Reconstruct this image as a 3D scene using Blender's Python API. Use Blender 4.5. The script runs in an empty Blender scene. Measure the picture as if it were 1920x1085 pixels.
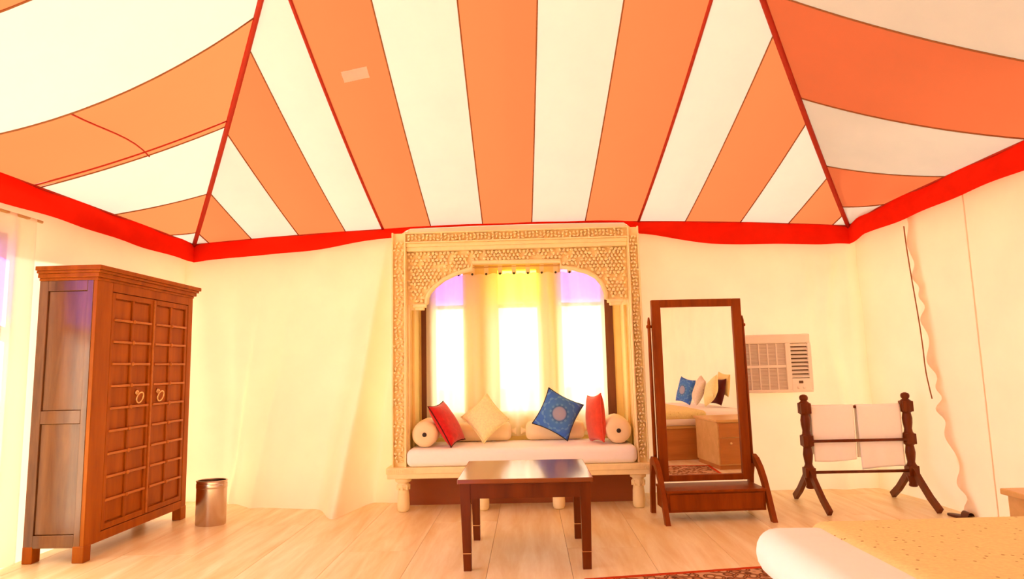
import bpy, bmesh, math, random
from mathutils import Vector, Matrix
random.seed(7)
S = bpy.context.scene
COL = S.collection
PI = math.pi

# ------------------------------------------------------------------ camera
CAM_H = 1.25
cd = bpy.data.cameras.new('camera')
cd.sensor_fit = 'HORIZONTAL'; cd.sensor_width = 36.0; cd.lens = 1189.43 / 1920 * 36.0
cd.clip_start = 0.05; cd.clip_end = 200
co = bpy.data.objects.new('camera', cd); COL.objects.link(co)
FW = Vector((-0.02352332, 0.99243758, 0.1204753))
RT = Vector((0.99936068, 0.02658884, -0.02390099))
UP = Vector((0.02692354, -0.11983605, 0.99242856))
co.matrix_world = Matrix(((RT.x, UP.x, -FW.x, 0), (RT.y, UP.y, -FW.y, 0), (RT.z, UP.z, -FW.z, CAM_H), (0, 0, 0, 1)))
S.camera = co

# ------------------------------------------------------------------ daylight and exposure
w = bpy.data.worlds.new('sky'); S.world = w; w.use_nodes = True
bg = w.node_tree.nodes['Background']
bg.inputs[0].default_value = (1.0, 0.98, 0.94, 1); bg.inputs[1].default_value = 4.6
sl = bpy.data.lights.new('sun', 'SUN'); sl.energy = 25.0; sl.angle = math.radians(2.0); sl.color = (1.0, 0.96, 0.89)
so = bpy.data.objects.new('sun', sl); COL.objects.link(so)
SUN_FROM = Vector((-0.80, 0.06, 0.58)).normalized()
so.rotation_euler = (-SUN_FROM).to_track_quat('-Z', 'Y').to_euler(); so.location = (-6, 0, 9)
vs = S.view_settings
vs.view_transform = 'Standard'; vs.look = 'None'; vs.gamma = 1.0; vs.use_curve_mapping = False
vs.exposure = 0.28
S.cycles.max_bounces = 14; S.cycles.diffuse_bounces = 7; S.cycles.transmission_bounces = 8; S.cycles.transparent_max_bounces = 16

# ------------------------------------------------------------------ materials
def nodes(name):
    m = bpy.data.materials.new(name); m.use_nodes = True
    nt = m.node_tree; nt.nodes.clear()
    out = nt.nodes.new('ShaderNodeOutputMaterial')
    return m, nt, out
def nd(nt, t, **kw):
    n = nt.nodes.new(t)
    for k, v in kw.items():
        if k.startswith('i_'):
            key = k[2:].replace('_', ' ')
            n.inputs[int(key) if key.isdigit() else key].default_value = v
        else: setattr(n, k, v)
    return n
def rgba(c): return (c[0], c[1], c[2], 1)
def coords(nt, scale=(1, 1, 1)):
    tc = nd(nt, 'ShaderNodeTexCoord'); mp = nd(nt, 'ShaderNodeMapping')
    mp.inputs['Scale'].default_value = scale
    nt.links.new(tc.outputs['Object'], mp.inputs['Vector']); return mp.outputs['Vector']
def ramp(nt, fac, stops):
    r = nd(nt, 'ShaderNodeValToRGB'); e = r.color_ramp.elements
    while len(e) < len(stops): e.new(0.5)
    for i, (p, c) in enumerate(stops): e[i].position = p; e[i].color = rgba(c)
    nt.links.new(fac, r.inputs[0]); return r.outputs[0]
def scale_c(c, k): return tuple(min(1, v * k) for v in c)

def surf(name, col, rough=0.6, var=0.08, nscale=8, stretch=(1, 1, 1), bump=0.0, metallic=0.0, spec=0.4, sheen=0.0, coat=0.0):
    m, nt, out = nodes(name)
    p = nd(nt, 'ShaderNodeBsdfPrincipled')
    v = coords(nt, stretch); n = nd(nt, 'ShaderNodeTexNoise', i_Scale=nscale, i_Detail=5.0, i_Roughness=0.6)
    nt.links.new(v, n.inputs['Vector'])
    c = ramp(nt, n.outputs['Fac'], [(0.25, scale_c(col, 1 - var)), (0.75, scale_c(col, 1 + var))])
    nt.links.new(c, p.inputs['Base Color'])
    p.inputs['Roughness'].default_value = rough; p.inputs['Metallic'].default_value = metallic
    p.inputs['Specular IOR Level'].default_value = spec
    p.inputs['Sheen Weight'].default_value = sheen; p.inputs['Coat Weight'].default_value = coat
    p.inputs['Coat Roughness'].default_value = 0.08
    if bump:
        b = nd(nt, 'ShaderNodeBump', i_Strength=bump, i_Distance=0.01)
        nt.links.new(n.outputs['Fac'], b.inputs['Height']); nt.links.new(b.outputs['Normal'], p.inputs['Normal'])
    nt.links.new(p.outputs[0], out.inputs[0]); return m

def canvas(name, col, trans=0.5, tcol=None, bump=0.15, wscale=3.0, var=0.05):
    """thin tent cloth: part diffuse, part translucent"""
    m, nt, out = nodes(name)
    v = coords(nt); n = nd(nt, 'ShaderNodeTexNoise', i_Scale=wscale, i_Detail=4.0)
    nt.links.new(v, n.inputs['Vector'])
    c = ramp(nt, n.outputs['Fac'], [(0.3, scale_c(col, 1 - var)), (0.7, scale_c(col, 1 + var))])
    d = nd(nt, 'ShaderNodeBsdfDiffuse'); t = nd(nt, 'ShaderNodeBsdfTranslucent')
    nt.links.new(c, d.inputs[0])
    if tcol is None: nt.links.new(c, t.inputs[0])
    else: t.inputs[0].default_value = rgba(tcol)
    mx = nd(nt, 'ShaderNodeMixShader', i_Fac=trans)
    nt.links.new(d.outputs[0], mx.inputs[1]); nt.links.new(t.outputs[0], mx.inputs[2])
    if bump:
        b = nd(nt, 'ShaderNodeBump', i_Strength=bump, i_Distance=0.03)
        nt.links.new(n.outputs['Fac'], b.inputs['Height'])
        nt.links.new(b.outputs['Normal'], d.inputs['Normal']); nt.links.new(b.outputs['Normal'], t.inputs['Normal'])
    nt.links.new(mx.outputs[0], out.inputs[0]); return m

def wood(name, c1, c2, rough=0.4, axis='Z', gs=14, coat=0.0, spec=0.4):
    m, nt, out = nodes(name)
    st = {'X': (0.12, 1, 1), 'Y': (1, 0.12, 1), 'Z': (1, 1, 0.12)}[axis]
    p = nd(nt, 'ShaderNodeBsdfPrincipled')
    v = coords(nt, st); oi = nd(nt, 'ShaderNodeObjectInfo')
    ad = nd(nt, 'ShaderNodeVectorMath', operation='ADD'); mu = nd(nt, 'ShaderNodeVectorMath', operation='SCALE')
    cb = nd(nt, 'ShaderNodeCombineXYZ')
    for k in range(3): nt.links.new(oi.outputs['Random'], cb.inputs[k])
    nt.links.new(cb.outputs[0], mu.inputs[0]); mu.inputs['Scale'].default_value = 17.0
    nt.links.new(v, ad.inputs[0]); nt.links.new(mu.outputs[0], ad.inputs[1])
    n = nd(nt, 'ShaderNodeTexNoise', i_Scale=gs, i_Detail=6.0, i_Roughness=0.62, i_Distortion=0.4)
    nt.links.new(ad.outputs[0], n.inputs['Vector'])
    c = ramp(nt, n.outputs['Fac'], [(0.3, c1), (0.7, c2)])
    nt.links.new(c, p.inputs['Base Color'])
    p.inputs['Roughness'].default_value = rough; p.inputs['Coat Weight'].default_value = coat
    p.inputs['Coat Roughness'].default_value = 0.1; p.inputs['Specular IOR Level'].default_value = spec
    b = nd(nt, 'ShaderNodeBump', i_Strength=0.08, i_Distance=0.004)
    nt.links.new(n.outputs['Fac'], b.inputs['Height']); nt.links.new(b.outputs['Normal'], p.inputs['Normal'])
    nt.links.new(p.outputs[0], out.inputs[0]); return m

def pane(name, tint):
    m, nt, out = nodes(name)
    t = nd(nt, 'ShaderNodeBsdfTransparent'); t.inputs[0].default_value = rgba(tint)
    g = nd(nt, 'ShaderNodeBsdfGlossy', i_Roughness=0.05)
    mx = nd(nt, 'ShaderNodeMixShader', i_Fac=0.06)
    nt.links.new(t.outputs[0], mx.inputs[1]); nt.links.new(g.outputs[0], mx.inputs[2])
    nt.links.new(mx.outputs[0], out.inputs[0]); return m

def sheer(name, col, clear=0.4):
    m, nt, out = nodes(name)
    tr = nd(nt, 'ShaderNodeBsdfTransparent'); d = nd(nt, 'ShaderNodeBsdfDiffuse'); t = nd(nt, 'ShaderNodeBsdfTranslucent')
    d.inputs[0].default_value = rgba(col); t.inputs[0].default_value = rgba(col)
    a = nd(nt, 'ShaderNodeMixShader', i_Fac=0.5); b = nd(nt, 'ShaderNodeMixShader', i_Fac=clear)
    nt.links.new(d.outputs[0], a.inputs[1]); nt.links.new(t.outputs[0], a.inputs[2])
    nt.links.new(a.outputs[0], b.inputs[1]); nt.links.new(tr.outputs[0], b.inputs[2])
    nt.links.new(b.outputs[0], out.inputs[0]); return m

M = {}
M['cream_canvas'] = canvas('cream roof canvas', (0.86, 0.74, 0.54), 0.5, tcol=(0.126, 0.113, 0.089))
M['orange_canvas'] = canvas('orange red roof canvas', (0.60, 0.058, 0.016), 0.5, tcol=(0.185, 0.050, 0.0160))
M['red_canvas'] = canvas('red valance canvas', (0.78, 0.022, 0.006), 0.25, bump=0.3, wscale=6)
M['wall_canvas'] = canvas('pale wall canvas', (0.90, 0.76, 0.56), 0.11, bump=0.25, wscale=2.2, var=0.04)
M['seam'] = surf('brown seam tape', (0.30, 0.11, 0.03), 0.8)
M['red_seam'] = surf('dark red seam rope', (0.42, 0.03, 0.008), 0.8)
M['patch'] = canvas('pale translucent patch', (0.9, 0.85, 0.78), 0.6)
M['floor'] = wood('pale floor board', (0.76, 0.57, 0.26), (0.96, 0.88, 0.62), 0.34, 'Y', 9, spec=0.3)
M['subfloor'] = surf('floor screed', (0.35, 0.17, 0.06), 0.8)
M['sand'] = surf('desert sand', (0.6, 0.45, 0.28), 0.9)
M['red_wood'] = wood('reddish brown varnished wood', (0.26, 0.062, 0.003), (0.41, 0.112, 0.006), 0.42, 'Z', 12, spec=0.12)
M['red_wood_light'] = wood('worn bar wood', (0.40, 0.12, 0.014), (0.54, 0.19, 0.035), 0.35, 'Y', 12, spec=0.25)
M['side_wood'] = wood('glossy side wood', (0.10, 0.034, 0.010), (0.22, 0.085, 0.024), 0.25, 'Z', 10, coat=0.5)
M['dark_wood'] = wood('dark polished wood', (0.10, 0.019, 0.001), (0.17, 0.034, 0.002), 0.35, 'Z', 16, coat=0.0, spec=0.2)
M['table_top'] = wood('glossy table top wood', (0.16, 0.036, 0.004), (0.28, 0.070, 0.008), 0.16, 'X', 12, coat=0.35, spec=0.35)
M['mirror_wood'] = wood('mahogany mirror wood', (0.18, 0.034, 0.001), (0.29, 0.060, 0.002), 0.38, 'Z', 14, spec=0.15)
M['window_wood'] = wood('dark window wood', (0.12, 0.03, 0.008), (0.2, 0.06, 0.015), 0.5, 'Z', 14)
M['stone'] = surf('carved sandstone', (0.93, 0.80, 0.44), 0.75, 0.06, 14, bump=0.15, spec=0.2)
M['stone_ground'] = surf('recessed sandstone', (0.50, 0.28, 0.09), 0.85, 0.12, 20, spec=0.1)
M['alcove_panel'] = surf('ochre alcove panel', (0.90, 0.72, 0.28), 0.6, 0.05, 6)
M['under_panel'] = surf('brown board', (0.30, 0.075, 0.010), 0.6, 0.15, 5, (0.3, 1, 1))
M['white_fabric'] = surf('white cotton', (0.97, 0.96, 0.94), 0.9, 0.02, 20, sheen=0.2, spec=0.1)
M['bolster'] = surf('cream satin bolster', (0.90, 0.72, 0.44), 0.6, 0.04, 10, spec=0.2)
M['button'] = surf('dark button', (0.03, 0.015, 0.006), 0.5)
M['red_fabric'] = surf('crimson cushion cloth', (0.60, 0.012, 0.010), 0.7, 0.2, 26, bump=0.3, sheen=0.3, spec=0.2)
M['coral_fabric'] = surf('coral red cushion cloth', (0.72, 0.075, 0.035), 0.7, 0.12, 26, bump=0.3, sheen=0.3, spec=0.2)
M['gold_fabric'] = surf('pale gold brocade', (0.95, 0.87, 0.46), 0.6, 0.12, 60, bump=0.5, spec=0.25)
M['maroon_fabric'] = surf('maroon cloth', (0.09, 0.012, 0.010), 0.7, 0.1, 20, spec=0.2)
M['steel'] = surf('brushed steel', (0.62, 0.50, 0.40), 0.22, 0.05, 30, (1, 1, 0.05), metallic=1.0)
M['brass'] = surf('worn brass', (0.80, 0.55, 0.26), 0.3, 0.08, 30, metallic=1.0)
M['ac_plastic'] = surf('ivory plastic', (0.96, 0.91, 0.80), 0.45, 0.02, 5)
M['ac_fin'] = surf('grey grille fins', (0.66, 0.56, 0.50), 0.5, 0.05, 30)
M['ac_dark'] = surf('dark louver gap', (0.16, 0.09, 0.045), 0.7)
M['pale_wood'] = wood('pale honey wood', (0.60, 0.36, 0.11), (0.72, 0.46, 0.17), 0.35, 'X', 10)
M['bed_wood'] = wood('orange bed base wood', (0.42, 0.16, 0.030), (0.55, 0.23, 0.05), 0.3, 'X', 10)
M['clear_pane'] = pane('clear window glass', (0.95, 0.97, 0.95))
M['blue_pane'] = pane('blue stained glass', (0.55, 0.42, 1.0))
M['yellow_pane'] = pane('yellow stained glass', (1.0, 0.93, 0.30))
M['sheer'] = sheer('sheer cream curtain', (0.97, 0.90, 0.70), 0.13)
M['leather'] = surf('dark leather', (0.10, 0.035, 0.012), 0.5)

m, nt, out = nodes('mirror glass')
g = nd(nt, 'ShaderNodeBsdfGlossy', i_Roughness=0.0); g.inputs[0].default_value = (0.93, 0.90, 0.84, 1)
nt.links.new(g.outputs[0], out.inputs[0]); M['mirror'] = m

def print_blue():
    m, nt, out = nodes('blue printed cushion cloth')
    p = nd(nt, 'ShaderNodeBsdfPrincipled', i_Roughness=0.65); p.inputs['Specular IOR Level'].default_value = 0.2
    tc = nd(nt, 'ShaderNodeTexCoord'); sx = nd(nt, 'ShaderNodeSeparateXYZ'); nt.links.new(tc.outputs['Object'], sx.inputs[0])
    def mth(op, a, b=None):
        n = nd(nt, 'ShaderNodeMath', operation=op)
        for i, q in enumerate((a, b)):
            if q is None: continue
            if isinstance(q, (int, float)): n.inputs[i].default_value = q
            else: nt.links.new(q, n.inputs[i])
        return n.outputs[0]
    x, y = sx.outputs[0], sx.outputs[1]
    r = mth('SQRT', mth('ADD', mth('MULTIPLY', x, x), mth('MULTIPLY', y, y)))
    a = mth('ARCTAN2', y, x)
    petal = mth('MULTIPLY', mth('SINE', mth('MULTIPLY', a, 12.0)), mth('SINE', mth('MULTIPLY', r, 130.0)))
    ringf = mth('SINE', mth('MULTIPLY', r, 95.0))
    pat = mth('GREATER_THAN', mth('ADD', petal, mth('MULTIPLY', ringf, 0.8)), 0.75)
    c0 = ramp(nt, mth('MULTIPLY', r, 3.0), [(0.0, (0.46, 0.40, 0.48)), (0.17, (0.34, 0.38, 0.58)), (0.21, (0.05, 0.16, 0.46)), (0.27, (0.07, 0.24, 0.66)), (0.6, (0.05, 0.17, 0.70)), (0.9, (0.06, 0.12, 0.46))])
    mx = nd(nt, 'ShaderNodeMixRGB'); mx.inputs[2].default_value = (0.20, 0.46, 0.78, 1)
    nt.links.new(mth('MULTIPLY', pat, 0.5), mx.inputs[0]); nt.links.new(c0, mx.inputs[1])
    nt.links.new(mx.outputs[0], p.inputs['Base Color']); nt.links.new(p.outputs[0], out.inputs[0]); return m
M['blue_print'] = print_blue()

def speck(name, base, dark, scale, thr):
    m, nt, out = nodes(name)
    p = nd(nt, 'ShaderNodeBsdfPrincipled', i_Roughness=0.7); p.inputs['Specular IOR Level'].default_value = 0.2
    v = coords(nt); vo = nd(nt, 'ShaderNodeTexVoronoi', i_Scale=scale); nt.links.new(v, vo.inputs['Vector'])
    n = nd(nt, 'ShaderNodeTexNoise', i_Scale=scale * 3, i_Detail=3.0); nt.links.new(v, n.inputs['Vector'])
    c = ramp(nt, vo.outputs['Distance'], [(thr, dark), (thr + 0.06, base)])
    c2 = ramp(nt, n.outputs['Fac'], [(0.3, (0.86, 0.86, 0.86)), (0.7, (1, 1, 1))])
    mx = nd(nt, 'ShaderNodeMixRGB', blend_type='MULTIPLY'); mx.inputs[0].default_value = 1
    nt.links.new(c, mx.inputs[1]); nt.links.new(c2, mx.inputs[2])
    nt.links.new(mx.outputs[0], p.inputs['Base Color'])
    b = nd(nt, 'ShaderNodeBump', i_Strength=0.3, i_Distance=0.004)
    nt.links.new(n.outputs['Fac'], b.inputs['Height']); nt.links.new(b.outputs['Normal'], p.inputs['Normal'])
    nt.links.new(p.outputs[0], out.inputs[0]); return m
M['bedspread'] = speck('gold embroidered bedspread', (0.90, 0.80, 0.36), (0.45, 0.30, 0.10), 26, 0.10)
M['flower_fabric'] = speck('white sprigged cotton', (0.84, 0.76, 0.64), (0.60, 0.42, 0.32), 18, 0.14)

def rug_mat():
    m, nt, out = nodes('patterned red rug wool')
    p = nd(nt, 'ShaderNodeBsdfPrincipled', i_Roughness=0.95); p.inputs['Specular IOR Level'].default_value = 0.05
    tc = nd(nt, 'ShaderNodeTexCoord'); v = tc.outputs['Object']
    vo = nd(nt, 'ShaderNodeTexVoronoi', i_Scale=15.0); nt.links.new(v, vo.inputs['Vector'])
    c = ramp(nt, vo.outputs['Distance'], [(0.28, (0.62, 0.40, 0.22)), (0.36, (0.07, 0.018, 0.010)), (0.46, (0.46, 0.20, 0.09)), (0.60, (0.10, 0.03, 0.014)), (0.7, (0.60, 0.36, 0.2))])
    nt.links.new(c, p.inputs['Base Color']); nt.links.new(p.outputs[0], out.inputs[0]); return m
M['rug'] = rug_mat()
M['rug_red'] = surf('brick red rug wool', (0.52, 0.055, 0.012), 0.95, 0.25, 60, bump=0.4, spec=0.05)

# ------------------------------------------------------------------ mesh helpers
class MB:
    def __init__(s): s.v = []; s.f = []
    def add(s, vs, fs):
        o = len(s.v); s.v += [tuple(p) for p in vs]; s.f += [tuple(i + o for i in f) for f in fs]; return s
    def box(s, x0, x1, y0, y1, z0, z1, b=0.0):
        if b <= 0:
            vs = [(x, y, z) for z in (z0, z1) for y in (y0, y1) for x in (x0, x1)]
            return s.add(vs, [(0, 2, 3, 1), (4, 5, 7, 6), (0, 1, 5, 4), (2, 6, 7, 3), (0, 4, 6, 2), (1, 3, 7, 5)])
        bm = bmesh.new(); bmesh.ops.create_cube(bm, size=1)
        for q in bm.verts: q.co = Vector(((x0 + x1) / 2 + q.co.x * (x1 - x0), (y0 + y1) / 2 + q.co.y * (y1 - y0), (z0 + z1) / 2 + q.co.z * (z1 - z0)))
        bmesh.ops.bevel(bm, geom=bm.edges[:], offset=b, segments=2 if b < 0.03 else 4, profile=0.5, affect='EDGES')
        bm.verts.index_update()
        s.add([q.co for q in bm.verts], [[q.index for q in f.verts] for f in bm.faces]); bm.free(); return s
    def grid(s, fn, nu, nv):
        vs = [fn(i / nu, j / nv) for j in range(nv + 1) for i in range(nu + 1)]
        fs = [(j * (nu + 1) + i, j * (nu + 1) + i + 1, (j + 1) * (nu + 1) + i + 1, (j + 1) * (nu + 1) + i) for j in range(nv) for i in range(nu)]
        return s.add(vs, fs)
    def tube(s, pts, r, n=8, cap=True):
        pts = [Vector(p) for p in pts]; rs = r if isinstance(r, (list, tuple)) else [r] * len(pts)
        vs = []; prev = None
        for i, p in enumerate(pts):
            t = (pts[min(i + 1, len(pts) - 1)] - pts[max(i - 1, 0)]).normalized()
            if prev is None:
                a = Vector((0, 0, 1)) if abs(t.z) < 0.9 else Vector((1, 0, 0))
                u = t.cross(a).normalized()
            else: u = (prev - t * prev.dot(t)).normalized()
            prev = u; q = t.cross(u)
            vs += [p + (u * math.cos(2 * PI * k / n) + q * math.sin(2 * PI * k / n)) * rs[i] for k in range(n)]
        fs = [(i * n + k, i * n + (k + 1) % n, (i + 1) * n + (k + 1) % n, (i + 1) * n + k) for i in range(len(pts) - 1) for k in range(n)]
        if cap: fs += [tuple(range(n))[::-1], tuple(range((len(pts) - 1) * n, len(pts) * n))]
        return s.add(vs, fs)
    def lathe(s, prof, n=16, c=(0, 0, 0), sx=1.0, sy=1.0, cap=True, rot=0.0):
        vs = [(c[0] + r * sx * math.cos(2 * PI * k / n + rot), c[1] + r * sy * math.sin(2 * PI * k / n + rot), c[2] + z) for r, z in prof for k in range(n)]
        fs = [(i * n + k, i * n + (k + 1) % n, (i + 1) * n + (k + 1) % n, (i + 1) * n + k) for i in range(len(prof) - 1) for k in range(n)]
        if cap: fs += [tuple(range(n))[::-1], tuple(range((len(prof) - 1) * n, len(prof) * n))]
        return s.add(vs, fs)
    def prism(s, poly, a0, a1, axis='y'):
        n = len(poly)
        def P(p, a): return {'y': (p[0], a, p[1]), 'x': (a, p[0], p[1]), 'z': (p[0], p[1], a)}[axis]
        vs = [P(p, a0) for p in poly] + [P(p, a1) for p in poly]
        fs = [tuple(range(n)), tuple(range(2 * n - 1, n - 1, -1))] + [(i, i + n, (i + 1) % n + n, (i + 1) % n) for i in range(n)]
        return s.add(vs, fs)
    def mesh(s, name, smooth=False):
        me = bpy.data.meshes.new(name); me.from_pydata(s.v, [], s.f); me.validate()
        bm = bmesh.new(); bm.from_mesh(me); bmesh.ops.recalc_face_normals(bm, faces=bm.faces[:]); bm.to_mesh(me); bm.free()
        if smooth: me.polygons.foreach_set('use_smooth', [True] * len(me.polygons))
        return me
    def build(s, name, mat, parent=None, smooth=False, origin=None):
        """link as one mesh object; vertices are in the parent's space (world when top-level);
        origin moves the object's origin without moving the shape"""
        if origin is not None:
            o = Vector(origin); s.v = [tuple(Vector(p) - o) for p in s.v]
        ob = bpy.data.objects.new(name, s.mesh(name, smooth)); ob.data.materials.append(M[mat] if isinstance(mat, str) else mat)
        COL.objects.link(ob)
        if origin is not None: ob.location = origin
        if parent is not None: ob.parent = parent
        return ob
def smooth_auto(ob, ang=40):
    ob.data.polygons.foreach_set('use_smooth', [True] * len(ob.data.polygons))
    bm = bmesh.new(); bm.from_mesh(ob.data)
    for e in bm.edges:
        if len(e.link_faces) == 2 and e.calc_face_angle(0) > math.radians(ang): e.smooth = False
    bm.to_mesh(ob.data); bm.free(); return ob
def tag(o, label, cat, group=None):
    o['label'] = label; o['category'] = cat
    if group: o['group'] = group
    return o
def thing(name, label, cat, loc=(0, 0, 0), rz=0.0, group=None):
    o = bpy.data.objects.new(name, None); COL.objects.link(o); o.empty_display_size = 0.1
    o.location = loc; o.rotation_euler = (0, 0, rz); return tag(o, label, cat, group)
def structure(o, label=None):
    o['kind'] = 'structure'
    if label: o['label'] = label
    return o
def empty(name, loc=(0, 0, 0)):
    o = bpy.data.objects.new(name, None); COL.objects.link(o); o.location = loc; o.empty_display_size = 0.1; return o
def inst(me, name, parent, loc=(0, 0, 0)):
    o = bpy.data.objects.new(name, me); COL.objects.link(o); o.parent = parent; o.location = loc; return o
def lerp(a, b, t): return a + (b - a) * t
def sstep(a, b, x):
    t = max(0, min(1, (x - a) / (b - a))); return t * t * (3 - 2 * t)
def interp(x, tab):
    if x <= tab[0][0]: return tab[0][1]
    for (a, b), (c, d) in zip(tab, tab[1:]):
        if x <= c: return b + (d - b) * sstep(a, c, x) if c > a else d
    return tab[-1][1]

# ================================================================== SETTING
XL, XR, YB = -3.43, 3.26, 6.37           # eave lines of the tent
YP = 1.59                                 # roof peak depth
YF = 2 * YP - YB                          # front eave (behind the camera)
XP = (XL + XR) / 2

# ---------------- floor of boards
fl = MB().box(-3.96, 3.96, YF - 0.3, 6.75, -0.09, -0.012).build('floor', 'subfloor'); structure(fl, 'pale wooden board floor')
bw = 0.52; gap = 0.002
board_meshes = {}
def board_mesh(L):
    k = round(L, 3)
    if k not in board_meshes:
        me = MB().box(0, bw - gap, 0, L - gap, -0.012, 0.0, 0.0015).mesh('floor_board'); me.materials.append(M['floor']); board_meshes[k] = me
    return board_meshes[k]
x = -3.93; row = 0
while x < 3.6:
    y = YF - 0.25; k = 0
    lens = [1.6, 2.4, 2.4, 2.4, 2.4, 2.4] if row % 3 == 0 else ([2.4] * 6 if row % 3 == 1 else [0.8] + [2.4] * 5)
    for L in lens:
        if y >= 6.7: break
        L = min(L, 6.7 - y)
        if L > 0.05: inst(board_mesh(L), 'floor_board', fl, (x, y, 0))
        y += L
    x += bw; row += 1
gr = MB()
for a in ((-40, -3.97, -40, 40), (3.97, 40, -40, 40), (-3.97, 3.97, 6.8, 40), (-3.97, 3.97, -40, YF - 0.35)):
    gr.box(a[0], a[1], a[2], a[3], -0.25, -0.12)
structure(gr.build('ground', 'sand'), 'bare sandy ground outside the tent')

# ---------------- roof
def zp(t):
    if t <= 2.6: return 2.58 + 0.40 * t + 0.032 * t * t
    return 2.58 + 0.40 * 2.6 + 0.032 * 6.76 + (t - 2.6) * 0.55
TP = YB - YP
RX = (XP - XL) / TP
def eave_back(x): return 2.58 + 0.125 * max(0, 1 - ((x - XP) / 3.35) ** 2)
def flare(x): return (0.05 + 0.085 * x) / 2.3          # seams spread a little towards the ridge
def t_hip(x): return max(0.0, min((x - XL) / (RX - flare(x)), (XR - x) / (RX + flare(x))))
def back_pt(x, f, front=False):
    th = t_hip(x); t = th * f
    z = zp(t) + (eave_back(x) - 2.58) * (1 - f)
    y = YB - t
    return (x + flare(x) * t, 2 * YP - y if front else y, z)
def side_pt(yh, s, right, front=False):
    """seam through the hip at depth yh running down to the side eave (s=0 eave, s=1 hip)"""
    A, dc = (0.80, 0.5) if right else (0.62, 0.4)
    off = A * (1 - math.exp(-(YB - yh) / dc)) * max(0, min(1, (yh - YP) / 1.5))
    t = YB - yh; hx = (XR - RX * t) if right else (XL + RX * t)
    ex = XR if right else XL; ye = yh - off
    ez = 2.63 if right else 2.59
    ez = lerp(2.58, ez, sstep(0, 0.3, t))
    z = lerp(ez, zp(t), s) - 4 * s * (1 - s) * ((0.03 * t) if right else (0.02 * t + 0.125 * sstep(1.5, 2.4, t)))
    y = lerp(ye, yh, s)
    return (lerp(ex, hx, s), 2 * YP - y if front else y, z)
roof = structure(empty('ceiling', (XP, YP, 0)), 'striped orange red and cream tent roof')
ro = Vector(roof.location)
def rp(p): return tuple(Vector(p) - ro)
def seam_tube(pts, r, mat, name='roof_seam'):
    MB().tube([rp(p) for p in pts], r, 6).build(name, mat, roof, True)
bx = [XL, -3.27, -2.827, -2.338, -1.851, -1.464, -0.969, -0.435, 0.068, 0.612, 1.154, 1.628, 2.181, 2.662, 3.10, XR]
for front in (False, True):
    for i in range(len(bx) - 1):
        a, b = bx[i], bx[i + 1]; mat = 'cream_canvas' if i % 2 == 0 else 'orange_canvas'
        def fn(u, v, a=a, b=b):
            x = lerp(a, b, u); p = back_pt(x, v, front); return rp((p[0], p[1], p[2] + 0.012 * math.sin(PI * u) * min(1, v * 6)))
        # the two strips that straddle the peak need a vertex there
        MB().grid(fn, 24 if i == 7 else 10, 14).build('roof_panel', mat, roof, True)
        if i > 0:
            thick = i in (5, 10) and not front
            seam_tube([(p[0], p[1], p[2] - 0.004) for p in [back_pt(a, k / 12, front) for k in range(13)]], 0.013 if thick else 0.0055, 'red_seam' if thick else 'seam')
ly = [YB, 6.165, 5.616, 4.885, 4.05, 3.22, 2.42, YP]
ry = [YB, 6.063, 5.509, 4.802, 4.00, 3.18, 2.40, YP]
for right, ys in ((False, ly), (True, ry)):
    for front in (False, True):
        for i in range(len(ys) - 1):
            a, b = ys[i], ys[i + 1]; mat = 'cream_canvas' if i % 2 == 0 else 'orange_canvas'
            def fn(u, v, a=a, b=b):
                p = side_pt(lerp(a, b, u), v, right, front); return rp((p[0], p[1], p[2] + 0.015 * math.sin(PI * u) * min(1, v * 4) * min(1, (1 - v) * 4)))
            MB().grid(fn, 10, 14).build('roof_panel', mat, roof, True)
            if i > 0:
                seam_tube([(p[0], p[1], p[2] - 0.004) for p in [side_pt(a, k / 12, right, front) for k in range(13)]], 0.0055, 'seam')
        # hip rope
        hp = []
        for k in range(25):
            t = TP * k / 24; hp.append(((XR - RX * t) if right else (XL + RX * t), (2 * YP - (YB - t)) if front else YB - t, zp(t) - 0.012))
        seam_tube(hp, 0.021, 'red_seam', 'hip_rope')
# second parallel seam and a stitched cross seam on the left orange stripe
seam_tube([(p[0], p[1], p[2] - 0.006) for p in [side_pt(4.83, k / 12, False) for k in range(13)]], 0.006, 'red_seam')
cs = []
for k in range(9):
    f = k / 8; p = side_pt(lerp(4.05, 4.90, f), lerp(0.40, 0.55, f), False); cs.append((p[0], p[1], p[2] - 0.004))
seam_tube(cs, 0.0055, 'red_seam')
# eave cords where roof meets valance
for pts in ([back_pt(lerp(XL, XR, k / 30), 0) for k in range(31)], [side_pt(lerp(YB, YP, k / 20), 0, False) for k in range(21)], [side_pt(lerp(YB, YP, k / 20), 0, True) for k in range(21)]):
    seam_tube([(p[0], p[1], p[2] - 0.004) for p in pts], 0.009, 'red_seam', 'eave_cord')
# outer flaps added out of view to stop daylight leaking in at the eaves
for (p0, p1, d) in (((XL, YF), (XL, YB), (-1, 0)), ((XR, YB), (XR, YF), (1, 0)), ((XL, YB), (XR, YB), (0, 1)), ((XR, YF), (XL, YF), (0, -1))):
    def fn(u, v):
        x = lerp(p0[0], p1[0], u); y = lerp(p0[1], p1[1], u)
        if d[0]: e = lerp(2.58, 2.63 if d[0] > 0 else 2.59, sstep(0, 0.3, min(YB - y, y - YF)))
        else: e = back_pt(x, 0)[2]
        ext = 0.6 * v; tx = (u - 0.5) * 2 * ext
        return rp((x + d[0] * ext + (tx if d[1] > 0 else -tx if d[1] < 0 else 0), y + d[1] * ext + (tx if d[0] < 0 else -tx if d[0] > 0 else 0), e - 0.14 * v + 0.002))
    MB().grid(fn, 60, 3).build('eave_light_stop', 'cream_canvas', roof, True)
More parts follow.
